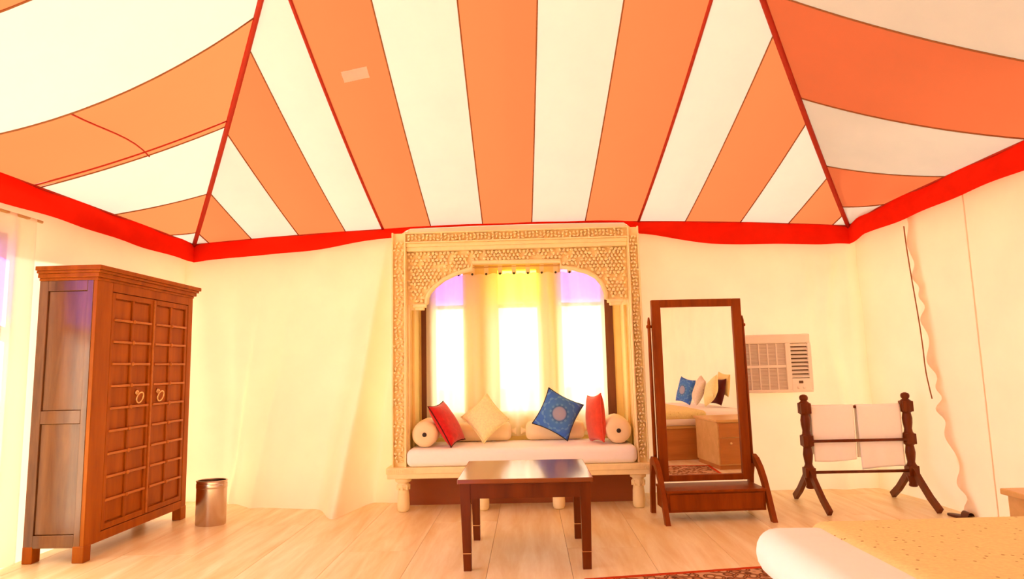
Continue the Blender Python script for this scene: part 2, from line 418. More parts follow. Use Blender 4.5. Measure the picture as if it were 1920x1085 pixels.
# small pale rectangle lying on an orange stripe
pc = MB()
def pfn(u, v):
    xx = lerp(-1.305, -1.115, u); y0 = 4.545 - 0.03 * u + 0.09 * (v - 0.5)
    f = (YB - y0) / t_hip(xx); p = back_pt(xx, f); return rp((p[0], p[1], p[2] - 0.004))
pc.grid(pfn, 4, 3).build('pale_patch', 'patch', roof, True)

# ---------------- red valance along the eaves
def val_back(u, v):
    x = lerp(XL, XR, u); e = back_pt(x, 0)[2]
    drop = (0.195 + 0.02 * math.sin(u * 9.0)) * interp(x, [(-3.43, 1.0), (-2.4, 0.9), (-1.35, 0.55), (-1.15, 0.14), (0.98, 0.14), (1.15, 0.75), (1.9, 1.15), (2.9, 1.05), (3.26, 0.95)])
    y = YB - 0.003 - (0.055 * math.sin(PI * min(1, v * 0.75)) * (1 + 0.3 * math.sin(u * 23)) + 0.010 * math.sin(u * 60 + v * 5)) * min(1, v * 5)
    corner = min(1, (x - XL) / 0.15, (XR - x) / 0.15)
    return (x, y if corner >= 1 else lerp(YB, y, max(0, corner)), e + 0.006 - drop * v)
structure(MB().grid(val_back, 130, 8).build('trim_1', 'red_canvas', None, True), 'red cloth valance along the back eave')
def val_side(right):
    def fn(u, v):
        y = lerp(YB, YF, u); X = XR if right else XL
        cd_ = min(YB - y, y - YF)
        e = lerp(2.58, 2.63 if right else 2.59, sstep(0, 0.3, cd_)); s = -1 if right else 1
        drop = 0.185 + 0.03 * min(1, u * 2) + 0.012 * math.sin(u * 22)
        bul = s * (0.045 * math.sin(PI * v) + 0.012 * math.sin(u * 80 + 4 * v)) * min(1, cd_ / 0.15)
        return (X + bul, y, e - drop * v)
    return fn
structure(MB().grid(val_side(False), 200, 8).build('trim_2', 'red_canvas', None, True), 'red cloth valance along the left eave')
structure(MB().grid(val_side(True), 200, 8).build('trim_3', 'red_canvas', None, True), 'red cloth valance along the right eave')

def val_front(u, v):
    x = lerp(XL, XR, u); e = back_pt(x, 0)[2]
    return (x, YF + 0.003 + (0.05 * math.sin(PI * v * 0.75) + 0.01 * math.sin(u * 60)) * min(1, v * 5) * max(0, min(1, (x - XL) / 0.15, (XR - x) / 0.15)), e + 0.006 - 0.2 * v)
structure(MB().grid(val_front, 100, 6).build('trim_4', 'red_canvas', None, True), 'red cloth valance along the front eave')

# ---------------- cloth walls
def wr(a, b):          # fine cloth wrinkles
    return 0.012 * math.sin(a * 5.1 + 0.8 * math.sin(b * 2.3)) + 0.007 * math.sin(a * 13.7 + b * 1.9) + 0.005 * math.sin(a * 4.0 - b * 7.0)
AX0, AX1 = -1.20, 1.02          # alcove
hem = [(-3.5, 0.02), (-2.99, 0.05), (-2.93, 0.16), (-2.6, 0.36), (-2.0, 0.46), (-1.70, 0.64), (-1.66, 0.63), (-1.50, 0.24), (-1.28, 0.26), (-1.2, 0.3)]
def wb_left(u, v):
    x = lerp(-3.58, AX0, u); z = 2.66 * v
    wz = max(0, 1 - z / 2.45) ** 1.25
    f = interp(x - 0.1 * z, hem) * wz + 0.03 * math.exp(-((x + 2.97) / 0.06) ** 2) * (1 - v)
    rid = 0.24 * math.exp(-(((x + 1.70 - 0.1 * z) / (0.16 if x + 1.70 - 0.1 * z < 0 else 0.055)) ** 2)) * (1 - v) ** 0.6 + 0.03 * math.exp(-((x + 2.62 - 0.12 * z) / 0.05) ** 2) * (1 - v)
    return (x, YB + 0.05 - f - rid - wr(x, z) * 1.7 * min(1, v * 8), z)
def wb_right(u, v):
    x = lerp(AX1, 3.52, u); z = 2.66 * v
    f = 0.035 * math.exp(-((x - 2.78) / 0.09) ** 2) * (0.4 + v) + 0.05 * math.exp(-((x - 3.02 - 0.05 * math.sin(3 * z)) / 0.07) ** 2) + 0.06 * math.exp(-((x - 3.2) / 0.06) ** 2) * v
    f += 0.10 * math.exp(-((x - 3.0) / 0.12) ** 2 - ((z - 2.25) / 0.16) ** 2)
    f *= 1 - sstep(2.2, 2.42, z)
    f += 0.02 * (1 - sstep(2.1, 2.4, z)) * math.sin(z * 6 + x * 3) * math.exp(-((x - 3.0) / 0.3) ** 2)
    lift = 0.0
    return (x, YB + 0.04 - f - wr(x + 3, z) * 1.2, z + lift)
def wb_top(u, v):
    x = lerp(AX0 - 0.02, AX1 + 0.02, u); z = lerp(2.40, 2.72, v); return (x, YB + 0.05, z)
ACX0, ACX1, ACZ0, ACZ1 = 1.965, 2.635, 0.950, 1.490      # hole for the air conditioner
_r = MB().grid(wb_right, 120, 60)
def _in_ac(f): 
    cx = sum(_r.v[i][0] for i in f) / 4; cz = sum(_r.v[i][2] for i in f) / 4
    return ACX0 + 0.02 < cx < ACX1 - 0.02 and ACZ0 + 0.02 < cz < ACZ1 - 0.02
_r.f = [f for f in _r.f if not _in_ac(f)]
wbk = MB().grid(wb_left, 120, 60).add(_r.v, _r.f).grid(wb_top, 10, 2)
structure(wbk.build('wall_back', 'wall_canvas', None, True), 'pale canvas back wall hanging in folds')

WY0, WY1, WZ0, WZ1 = 0.55, 4.12, 0.10, 2.20      # left wall window out of view, opening widened and lowered for extra light
def wl(y0, y1, z0, z1):
    def fn(u, v):
        y = lerp(y0, y1, u); z = lerp(z0, z1, v)
        return (-3.53 + wr(y, z) * 0.7 + 0.0 * z, y, z)
    return fn
wlm = MB().grid(wl(WY1, 6.5, 0, 2.64), 70, 40).grid(wl(YF - 0.1, WY0, 0, 2.64), 70, 30).grid(wl(WY0, WY1, 0, WZ0), 14, 6).grid(wl(WY0, WY1, WZ1, 2.64), 14, 6)
structure(wlm.build('wall_left', 'wall_canvas', None, True), 'pale canvas left wall behind the wardrobe')
def wrt(u, v):
    y = lerp(YF - 0.1, 4.90, u); z = 2.67 * v
    f = wr(y, z) * 1.2 + 0.05 * math.exp(-((y - 3.9 - 0.35 * (z - 1.5)) / 0.12) ** 2) * v + 0.04 * math.exp(-((y - 4.5 + 0.2 * z) / 0.15) ** 2) * (1 - v)
    return (3.40 - f * 0.8 * (1 - sstep(4.5, 4.88, y)), y, z)
def flap_edge(z): return interp(z, [(0.0, 5.22), (0.3, 5.33), (0.7, 5.42), (1.2, 5.50), (2.45, 5.60)])
def wcorner(u, v):
    z = 2.67 * v; y = lerp(flap_edge(z) - 0.10, 6.5, u)
    return (3.455 - 0.05 * v - wr(y, z) * 0.6 - 0.10 * u * u * sstep(0, 1, u), y, z)
wrm = structure(MB().grid(wrt, 240, 50).grid(wcorner, 30, 50).build('wall_right', 'wall_canvas', None, True), 'pale canvas right wall with a ruffled overlapping seam')
# ruffled overlapping flap of the right wall
def flap(u, v):
    z = lerp(0.0, 2.66, v); ye = flap_edge(z); y = lerp(ye, 4.882, u ** 1.2)
    ruf = math.exp(-u * 7) * (0.5 + (1 - v))
    bx_ = 0.022 * ruf * math.sin(z * 26 + 1.5 * math.sin(z * 7)) + 0.015 * math.sin(z * 9 + y * 6) * math.exp(-u * 3) * (1.2 - v) * (1 - u)
    yy = y + 0.016 * ruf * math.sin(z * 17 + 0.5)
    basex = lerp(3.425, 3.365, v) + (3.398 - lerp(3.425, 3.365, v)) * u
    return (basex - bx_, yy, z)
MB().grid(flap, 50, 110).build('cloth_flap', 'wall_canvas', wrm, True)
MB().tube([(3.352 , flap_edge(z) + 0.004, z) for z in [0.9 + 1.5 * k / 20 for k in range(21)]], 0.005, 6).build('seam_cord', 'seam', wrm, True)
def wfr(u, v):
    x = lerp(-3.53, 3.42, u); z = 2.66 * v; return (x, YF - 0.04 + wr(x, z), z)
structure(MB().grid(wfr, 120, 30).build('wall_front', 'wall_canvas', None, True), 'pale canvas front wall opposite the window seat')

# ---------------- window in the alcove
win = structure(empty('window_1', (0, 6.5, 0)), 'three-light alcove window with blue and yellow glass tops')
lights = [(-0.95, -0.66, 'blue_pane'), (-0.30, 0.10, 'yellow_pane'), (0.35, 0.755, 'blue_pane')]
zb, zt, ztr = 0.80, 2.24, 1.87
fr = MB()
edges = [AX0 - 0.05] + [e for l in lights for e in l[:2]] + [AX1 + 0.05]
for i in range(0, len(edges), 2): fr.box(edges[i], edges[i + 1], -0.03, 0.05, 0.0, 2.45)
fr.box(edges[0], edges[-1], -0.028, 0.048, zt, 2.45); fr.box(edges[0], edges[-1], -0.028, 0.048, 0.0, zb)
fr.build('window_frame', 'alcove_panel', win)
MB().box(0.765, 0.865, -0.045, -0.029, 0.55, 2.26).build('wood_jamb', 'window_wood', win)
MB().box(-1.09, -0.96, -0.045, -0.029, 0.55, 2.26).build('wood_jamb', 'window_wood', win)
for a, b, t in lights:
    MB().box(a, b, -0.02, 0.03, ztr - 0.018, ztr + 0.018).build('transom', 'window_wood', win)
    MB().box(a, b, 0.0, 0.006, zb, ztr - 0.018).build('clear_pane', 'clear_pane', win)
    MB().box(a, b, 0.0, 0.006, ztr + 0.018, zt).build('coloured_pane', t, win)

# ---------------- window in the left wall
wn = structure(empty('window_2', (-3.56, 0, 0)), 'left wall window with blue glass top')
fr = MB()
for y in (WY0, 1.445, 2.335, 3.23, WY1): fr.box(-0.02, 0.04, y - 0.03, y + 0.03, WZ0, WZ1)
for z in (WZ0, 1.62, WZ1): fr.box(-0.018, 0.038, WY0 - 0.03, WY1 + 0.03, z - 0.03, z + 0.03)
fr.build('window_frame', 'window_wood', wn)
for a, b in ((WY0 + 0.03, 1.415), (1.475, 2.305), (2.365, 3.20), (3.26, WY1 - 0.03)):
    MB().box(0.0, 0.006, a, b, WZ0 + 0.03, 1.59).build('clear_pane', 'clear_pane', wn)
    MB().box(0.0, 0.006, a, b, 1.65, WZ1 - 0.03).build('coloured_pane', 'blue_pane', wn)

# ================================================================== OBJECTS
def bw_(mb, name, mat, root, parent=None, smooth=False, auto=0):
    """build from world coordinates under a thing whose root sits at root.location (no rotation)"""
    o = Vector(root.location); mb.v = [tuple(Vector(p) - o) for p in mb.v]
    ob = mb.build(name, mat, parent or root, smooth)
    if auto: smooth_auto(ob, auto)
    return ob

# ---------------- carved alcove seat
al = thing('carved_alcove_seat', 'carved cream stone alcove seat with arched front built around the window', 'alcove seat', (-0.09, 5.95, 0))
YA = 5.74
sl_ = MB().box(-1.285, 1.08, 5.69, 6.46, 0.335, 0.387, 0.006).box(-1.275, 1.07, 5.70, 6.45, 0.292, 0.337, 0.006)
bw_(sl_, 'seat_slab', 'stone', al)
prof = [(0.030, 0.0), (0.042, 0.004), (0.052, 0.02), (0.055, 0.06), (0.052, 0.14), (0.046, 0.185), (0.040, 0.195), (0.056, 0.21), (0.060, 0.225), (0.050, 0.242), (0.046, 0.25), (0.070, 0.262), (0.074, 0.292)]
for lx in (-1.145, -0.437, 0.232, 0.935):
    bw_(MB().lathe(prof, 20, (lx, 5.785, 0)), 'leg', 'stone', al, smooth=True)
    b = MB()
    for k in range(8):
        a = 2 * PI * k / 8
        b.box(lx + 0.052 * math.cos(a) - 0.009, lx + 0.052 * math.cos(a) + 0.009, 5.785 + 0.052 * math.sin(a) - 0.009, 5.785 + 0.052 * math.sin(a) + 0.009, 0.19, 0.235, 0.004)
    bw_(b, 'capital_petals', 'stone', al)
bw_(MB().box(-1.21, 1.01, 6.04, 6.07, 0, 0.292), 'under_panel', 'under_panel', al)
PL = (-1.240, -1.112); PR = (0.935, 1.035); ZT = 2.505
for a, b in (PL, PR): bw_(MB().box(a, b, YA + 0.048, YA + 0.11, 0.387, ZT), 'pillar', 'stone', al)
bw_(MB().box(PL[1], PR[0], YA + 0.048, YA + 0.11, 2.405, ZT), 'lintel', 'stone', al)
bw_(MB().box(PL[1], PR[0], YA + 0.03, YA + 0.12, 2.372, 2.405, 0.006).box(PL[1], PR[0], YA + 0.045, YA + 0.12, 2.335, 2.374, 0.008), 'moulding', 'stone', al)
op = [(-0.934, 1.845), (-0.930, 1.905), (-0.905, 1.955), (-0.859, 2.005), (-0.77, 2.072), (-0.647, 2.128), (-0.512, 2.162), (-0.503, 2.222), (0.315, 2.218), (0.322, 2.158), (0.44, 2.140), (0.56, 2.105), (0.646, 2.055), (0.70, 1.985), (0.728, 1.905), (0.733, 1.845)]
sp = [(PL[1], 1.845), (PL[1], 2.34), (PR[0], 2.34), (PR[0], 1.845)] + op[::-1]
ys = YA + 0.075
bw_(MB().prism(sp, ys + 0.042, ys + 0.085, 'y'), 'arch_panel', 'stone', al)
bw_(MB().tube([(px, ys + 0.026, pz) for px, pz in op], 0.022, 8), 'arch_moulding', 'stone', al, smooth=True)
for a, b in ((-1.06, -0.94), (0.74, 0.885)):
    bw_(MB().box(a, b, ys, ys + 0.08, 1.815, 1.845, 0.006).box(a + 0.02, b - 0.02, ys + 0.01, ys + 0.08, 1.79, 1.817, 0.006), 'corbel', 'stone', al)
for a, b in ((PL[1], -1.098), (0.928, PR[0])):
    bw_(MB().box(a, b, ys + 0.02, ys + 0.07, 0.387, 1.845, 0.004), 'jamb', 'stone', al)
bw_(MB().box(-1.165, -1.107, ys + 0.07, 6.46, 0.387, 2.40), 'side_panel', 'alcove_panel', al)
bw_(MB().box(0.937, 0.995, ys + 0.07, 6.46, 0.387, 2.40), 'side_panel', 'alcove_panel', al)
bw_(MB().box(-1.107, 0.937, ys + 0.075, 6.46, 2.345, 2.40), 'alcove_ceiling', 'alcove_panel', al)
for a, b in ((-1.10, -1.072), (0.902, 0.93)):
    bw_(MB().tube([((a + b) / 2, ys + 0.16, 0.39), ((a + b) / 2, ys + 0.16, 1.80)], 0.014, 10), 'colonnette', 'alcove_panel', al, smooth=True)

def inside(poly, x, y):
    c = False; j = len(poly) - 1
    for i in range(len(poly)):
        xi, yi = poly[i]; xj, yj = poly[j]
        if (yi > y) != (yj > y) and x < (xj - xi) * (y - yi) / (yj - yi) + xi: c = not c
        j = i
    return c
rc = random.Random(3)
def leaf(mb, cx, cz, ang, L, W, y, h):
    """one raised carved leaf on a face at depth y, standing h proud of it"""
    out_ = []
    for (u, v) in ((-0.5, 0), (-0.15, 0.5), (0.25, 0.38), (0.5, 0), (0.25, -0.38), (-0.15, -0.5)):
        out_.append((cx + math.cos(ang) * u * L - math.sin(ang) * v * W, cz + math.sin(ang) * u * L + math.cos(ang) * v * W))
    vs = [(p[0], y, p[1]) for p in out_] + [(cx + (p[0] - cx) * 0.93, y - h * 0.85, cz + (p[1] - cz) * 0.93) for p in out_] + [(cx, y - h, cz)]
    fs = [(i, (i + 1) % 6, 6 + (i + 1) % 6, 6 + i) for i in range(6)] + [(6 + i, 6 + (i + 1) % 6, 12) for i in range(6)]
    mb.add(vs, fs)
def vine(mb, p0, p1, width, y, h, step=0.034):
    """running vine of leaves between two points of a vertical face"""
    d = Vector((p1[0] - p0[0], p1[1] - p0[1])); L = d.length; d.normalize(); nrm = Vector((-d.y, d.x)); n = int(L / step)
    for i in range(n):
        s = (i + 0.5) * step; ph = s * 2 * PI / 0.16; o = 0.32 * width * math.sin(ph)
        a0 = math.atan2(d.y, d.x)
        for (q, da) in ((o, math.cos(ph) * 0.9), (o - 0.40 * width, 1.2), (o + 0.40 * width, -1.2)):
            if abs(q) > width * 0.46: continue
            c = Vector(p0) + d * s + nrm * q
            leaf(mb, c.x, c.y, a0 + da + rc.uniform(-0.3, 0.3), step * rc.uniform(0.85, 1.1), step * rc.uniform(0.5, 0.65), y, h)
cv = MB()
for (a, b) in (PL, PR): vine(cv, ((a + b) / 2, 0.42), ((a + b) / 2, 2.46), (b - a) - 0.03, YA + 0.048, 0.046)
vine(cv, (-1.1, 2.455), (0.92, 2.455), 0.075, YA + 0.048, 0.046)
o = bw_(cv, 'carved_vine', 'stone', al); o['kind'] = 'stuff'
for a, b in ((PL[0], PL[0] + 0.014), (PL[1] - 0.014, PL[1]), (PR[0], PR[0] + 0.012), (PR[1] - 0.012, PR[1])):
    bw_(MB().box(a, b, YA, YA + 0.050, 0.387, ZT, 0.003), 'fillet', 'stone', al)
for z0, z1 in ((2.405, 2.417), (2.493, 2.505)): bw_(MB().box(PL[1], PR[0], YA, YA + 0.050, z0, z1, 0.003), 'fillet', 'stone', al)
cv = MB(); st = 0.037; z = 1.87; j = 0
while z < 2.33:
    x = PL[1] + 0.02 + (st / 2 if j % 2 else 0)
    while x < PR[0] - 0.015:
        if inside(sp, x, z) and all((x - p[0]) ** 2 + (z - p[1]) ** 2 > 0.0006 for p in op) and inside(sp, x + 0.016, z - 0.016) and inside(sp, x - 0.016, z - 0.016):
            if rc.random() > 0.16:
                leaf(cv, x + rc.uniform(-.003, .003), z + rc.uniform(-.003, .003), 3.2 * math.sin(x * 9) + 2.6 * math.sin(z * 13 + x * 5), st * rc.uniform(0.9, 1.15), st * rc.uniform(0.6, 0.8), ys + 0.042, 0.044)
        x += st
    z += st * 0.86; j += 1
o = bw_(cv, 'carved_foliage', 'stone', al); o['kind'] = 'stuff'
cv = MB()
for (a, b) in ((-1.27, -1.02), (0.86, 1.07)):
    k = a
    while k < b:
        for zz in (0.349, 0.361, 0.373): leaf(cv, k + 0.009, zz, rc.choice((0.8, -0.8)), 0.016, 0.009, 5.691, 0.006)
        k += 0.018
o = bw_(cv, 'carved_border', 'stone', al); o['kind'] = 'stuff'

# ---------------- seat mattress
def soft_box(x0, x1, y0, y1, z0, z1, bev, sag=0.01, nx=24, seed=0):
    bm = bmesh.new(); bmesh.ops.create_cube(bm, size=1)
    for q in bm.verts: q.co = Vector((lerp(x0, x1, q.co.x + .5), lerp(y0, y1, q.co.y + .5), lerp(z0, z1, q.co.z + .5)))
    bmesh.ops.bevel(bm, geom=bm.edges[:], offset=bev, segments=5, profile=0.5, affect='EDGES')
    bmesh.ops.subdivide_edges(bm, edges=[e for e in bm.edges if e.calc_length() > 0.25], cuts=12, use_grid_fill=True)
    for q in bm.verts:
        if q.co.z > (z0 + z1) / 2: q.co.z += sag * math.sin(q.co.x * 4.1 + seed) * math.sin(q.co.y * 5.3 + 1 + seed)
    bmesh.ops.triangulate(bm, faces=[f for f in bm.faces if len(f.verts) > 4])
    bm.verts.index_update(); mb = MB().add([q.co for q in bm.verts], [[q.index for q in f.verts] for f in bm.faces]); bm.free(); return mb
o = soft_box(-1.105, 0.930, 5.70, 6.345, 0.388, 0.540, 0.05, 0.004).build('seat_mattress', 'white_fabric', None, True, origin=(-0.09, 6.02, 0.388))
tag(o, 'long white seat mattress lying on the carved alcove seat', 'mattress')

# ---------------- bolsters
def bolster(name, L, r, label, end_button=True, tie=False, loc=(0, 0, 0), rz=0.0, group='bolsters on the alcove seat'):
    t = thing(name, label, 'bolster', loc, rz, group)
    h = L / 2
    pr = [(0.010, -h), (0.05 * r / .125, -h - 0.004), (0.09 * r / .125, -h + 0.004), (r * 0.92, -h + 0.022), (r, -h + 0.05), (r * 1.02, 0), (r, h - 0.05), (r * 0.92, h - 0.022), (0.09 * r / .125, h - 0.004), (0.05 * r / .125, h + 0.004), (0.010, h)]
    mb = MB().lathe(pr, 28)
    mb.v = [(p[0] * (1 + 0.012 * math.sin(9 * math.atan2(p[1], p[0]))), p[2], p[1] * (1 + 0.012 * math.sin(9 * math.atan2(p[1], p[0])))) for p in mb.v]
    mb.build('cover', 'bolster', t, True)
    if end_button:
        for s in (-1, 1):
            b = MB().lathe([(0.004, -0.006), (0.017, -0.004), (0.020, 0.0), (0.017, 0.004), (0.004, 0.006)], 14); b.v = [(p[0], p[2] + s * (h + 0.006), p[1]) for p in b.v]
            b.build('end_button', 'button', t, True)
    if tie:
        for s in (-1, 1):
            b = MB().lathe([(0.012, 0.0), (0.020, 0.012), (0.016, 0.022), (0.034, 0.045), (0.030, 0.050)], 12); b.v = [(p[0], s * (p[2] + h), p[1]) for p in b.v]
            b.build('tied_end', 'bolster', t, True)
    return t
bolster('bolster', 0.50, 0.116, 'round cream bolster beside the crimson cushion', loc=(-0.968, 6.03, 0.662), rz=0.06)
bolster('bolster', 0.50, 0.116, 'round cream bolster beside the coral red cushion', loc=(0.795, 6.03, 0.662), rz=-0.05)
bolster('bolster', 0.60, 0.088, 'cream bolster lying behind the pale gold cushion', False, True, (-0.49, 6.262, 0.632), PI / 2)
bolster('bolster', 0.56, 0.088, 'cream bolster lying behind the blue printed cushion', False, True, (0.235, 6.262, 0.632), PI / 2)

# ---------------- cushions
def cushion(name, label, mat, c, u, v, a, b, th, piping=None, group=None):
    """soft square cushion: c centre, u and v its in-plane axes"""
    u = Vector(u).normalized(); v = Vector(v); v = (v - u * v.dot(u)).normalized(); n = u.cross(v)
    N = 22; mb = MB()
    def shape(i, j, s):
        p = -1 + 2 * i; q = -1 + 2 * j
        e = max(0, (1 - p * p)) * max(0, (1 - q * q))
        x = a * p * (1 - 0.11 * (1 - q * q) * p * p); y = b * q * (1 - 0.11 * (1 - p * p) * q * q)
        z = s * th * (e ** 0.42) * (1 + 0.04 * math.sin(5 * p + 3 * q))
        return (x, y, z)
    mb.grid(lambda i, j: shape(i, j, 1), N, N); mb.grid(lambda i, j: shape(i, j, -1), N, N)
    bm = bmesh.new(); me = bpy.data.meshes.new(name); me.from_pydata(mb.v, [], mb.f); bm.from_mesh(me)
    bmesh.ops.remove_doubles(bm, verts=bm.verts[:], dist=1e-5); bmesh.ops.recalc_face_normals(bm, faces=bm.faces[:]); bm.to_mesh(me); bm.free()
    me.polygons.foreach_set('use_smooth', [True] * len(me.polygons)); me.materials.append(M[mat])
    ob = bpy.data.objects.new(name, me); COL.objects.link(ob)
    ob.matrix_world = Matrix(((u.x, v.x, n.x, c[0]), (u.y, v.y, n.y, c[1]), (u.z, v.z, n.z, c[2]), (0, 0, 0, 1)))
    tag(ob, label, 'cushion', group or ('cushions at the head of the bed' if name == 'bed_pillow' else 'cushions on the alcove seat'))
    if piping:
        pts = [shape(k / 12, 0, 0) for k in range(13)] + [shape(1, k / 12, 0) for k in range(1, 13)] + [shape(1 - k / 12, 1, 0) for k in range(1, 13)] + [shape(0, 1 - k / 12, 0) for k in range(1, 13)]
        pb = MB().tube(pts, 0.005, 6, cap=False); q = pb.build('piping', piping, ob, True)
    return ob
cushion('cushion', 'crimson red cushion leaning between cream bolster and pale gold cushion', 'red_fabric', (-0.775, 5.97, 0.742), (-0.50, 0.06, 0.86), (0.24, 0.96, 0.08), 0.21, 0.185, 0.07, 'maroon_fabric')
cushion('cushion', 'pale gold brocade cushion standing on the alcove seat mattress', 'gold_fabric', (-0.425, 6.085, 0.772), (-0.62, 0.16, 0.70), (0.72, 0.14, 0.62), 0.165, 0.165, 0.07, 'gold_fabric')
cushion('cushion', 'blue printed cushion with a round medallion on the alcove seat', 'blue_print', (0.262, 6.08, 0.796), (0.44, 0.16, 0.86), (0.86, 0.05, -0.46), 0.185, 0.185, 0.075, 'button')
cushion('cushion', 'coral red cushion leaning on the cream bolster beside the blue cushion', 'coral_fabric', (0.600, 5.97, 0.762), (-0.02, 0.10, 1.0), (-0.25, 0.96, 0.0), 0.215, 0.18, 0.070, 'coral_fabric')

# ---------------- sheer curtain and rod in the alcove
rod = MB().tube([(-1.10, 6.385, 2.262), (0.93, 6.385, 2.262)], 0.010, 10).build('curtain_rod', 'pale_wood', None, True, origin=(-0.08, 6.385, 2.262))
tag(rod, 'thin pale rod across the alcove holding the sheer curtain', 'curtain rod')
ct = thing('sheer_curtain', 'sheer cream tab-top curtain hanging over the alcove window', 'curtain', (-0.12, 6.385, 0.57))
def cfn(u, v):
    x = lerp(-1.03, 0.775, u); z = lerp(0.57, 2.195, v)
    amp = 0.028 * (0.5 + 0.5 * (1 - v))
    y = 6.39 + amp * math.sin(u * 62 + 1.3 * math.sin(u * 9)) + 0.010 * math.sin(u * 23 + 2)
    x += 0.012 * (1 - v) * math.sin(u * 31)
    z -= 0.012 * math.sin(u * 13 * PI) ** 2 * (v > 0.99)
    return (x, y, z)
bw_(MB().grid(cfn, 220, 24), 'drape', 'sheer', ct, smooth=True)
for k in range(13):
    u = (k + 0.4) / 12.8; p = cfn(u, 1)
    tb = MB().grid(lambda a, b: (p[0] - 0.022 + 0.044 * a, p[1] + (6.385 - 0.014 - p[1]) * b if b < 0.6 else 6.385 + 0.016 * math.cos(PI * (1 - (b - 0.6) / 0.4)), 2.185 + (0.082 * b / 0.6 if b < 0.6 else 0.082 + 0.014 * math.sin(PI * (b - 0.6) / 0.4))), 2, 14)
    bw_(tb, 'tab', 'bolster', ct, smooth=True)
    bt = MB().lathe([(0.002, 0), (0.011, 0.002), (0.012, 0.007), (0.006, 0.011)], 10); bt.v = [(q[0] + p[0], p[1] - 0.012 - q[2], q[1] + 2.188) for q in bt.v]
    bw_(bt, 'tab_button', 'button', ct, smooth=True)

# ---------------- sheer drape at the left wall window
dr = thing('sheer_curtain', 'bright sheer white curtain hanging at the left wall window beside the wardrobe', 'curtain', (-3.46, 3.85, 0.02))
def dfn(u, v):
    y = lerp(3.35, 4.30, u); z = lerp(0.03, 2.36, v); return (-3.452 + 0.028 * math.sin(u * 34) * (0.6 + 0.4 * (1 - v)), y, z)
bw_(MB().grid(dfn, 90, 20), 'drape', sheer('sheer white curtain', (0.92, 0.86, 0.74), 0.30), dr, smooth=True)
bw_(MB().tube([(-3.455, 0.5, 2.355), (-3.455, 4.36, 2.355)], 0.011, 8), 'curtain_rod', 'pale_wood', dr, smooth=True)

# ---------------- wardrobe
wx0, wx1, wy0, wy1 = -3.47, -3.05, 4.395, 5.684
wz0, wz1 = 0.10, 1.935
wd = thing('wardrobe', 'tall reddish brown wooden wardrobe with panelled double doors and ring handles', 'wardrobe', ((wx0 + wx1) / 2, (wy0 + wy1) / 2, 0))
bw_(MB().box(wx0 + 0.01, wx1 - 0.03, wy0 + 0.02, wy1 - 0.005, wz0 + 0.01, wz1), 'carcass', 'red_wood', wd)
for fx in ((wx0, wx0 + 0.07), (wx1 - 0.075, wx1 + 0.004)):
    for fy in ((wy0 - 0.004, wy0 + 0.075), (wy1 - 0.08, wy1 + 0.004)):
        bw_(MB().box(fx[0], fx[1], fy[0], fy[1], 0, wz0 + 0.012, 0.006), 'foot', 'red_wood', wd)
# front frame
ff = wx1 - 0.028
for a, b in ((wy0, 4.565), (5.612, wy1)): bw_(MB().box(ff, wx1, a, b, wz0, wz1, 0.003), 'front_stile', 'red_wood', wd)
for a, b in ((wz0, 0.165), (1.868, wz1)): bw_(MB().box(ff, wx1, 4.565, 5.612, a, b, 0.003), 'front_rail', 'red_wood', wd)
# side frame facing the room
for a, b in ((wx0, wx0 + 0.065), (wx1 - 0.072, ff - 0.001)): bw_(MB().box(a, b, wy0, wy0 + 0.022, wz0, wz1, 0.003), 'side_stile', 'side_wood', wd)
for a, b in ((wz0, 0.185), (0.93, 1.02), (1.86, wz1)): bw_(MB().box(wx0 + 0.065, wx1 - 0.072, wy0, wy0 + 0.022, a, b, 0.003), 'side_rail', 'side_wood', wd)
for a, b in ((0.185, 0.93), (1.02, 1.86)): bw_(MB().box(wx0 + 0.066, wx1 - 0.073, wy0 + 0.012, wy0 + 0.021, a + 0.001, b - 0.001, 0.004), 'side_panel', 'side_wood', wd)
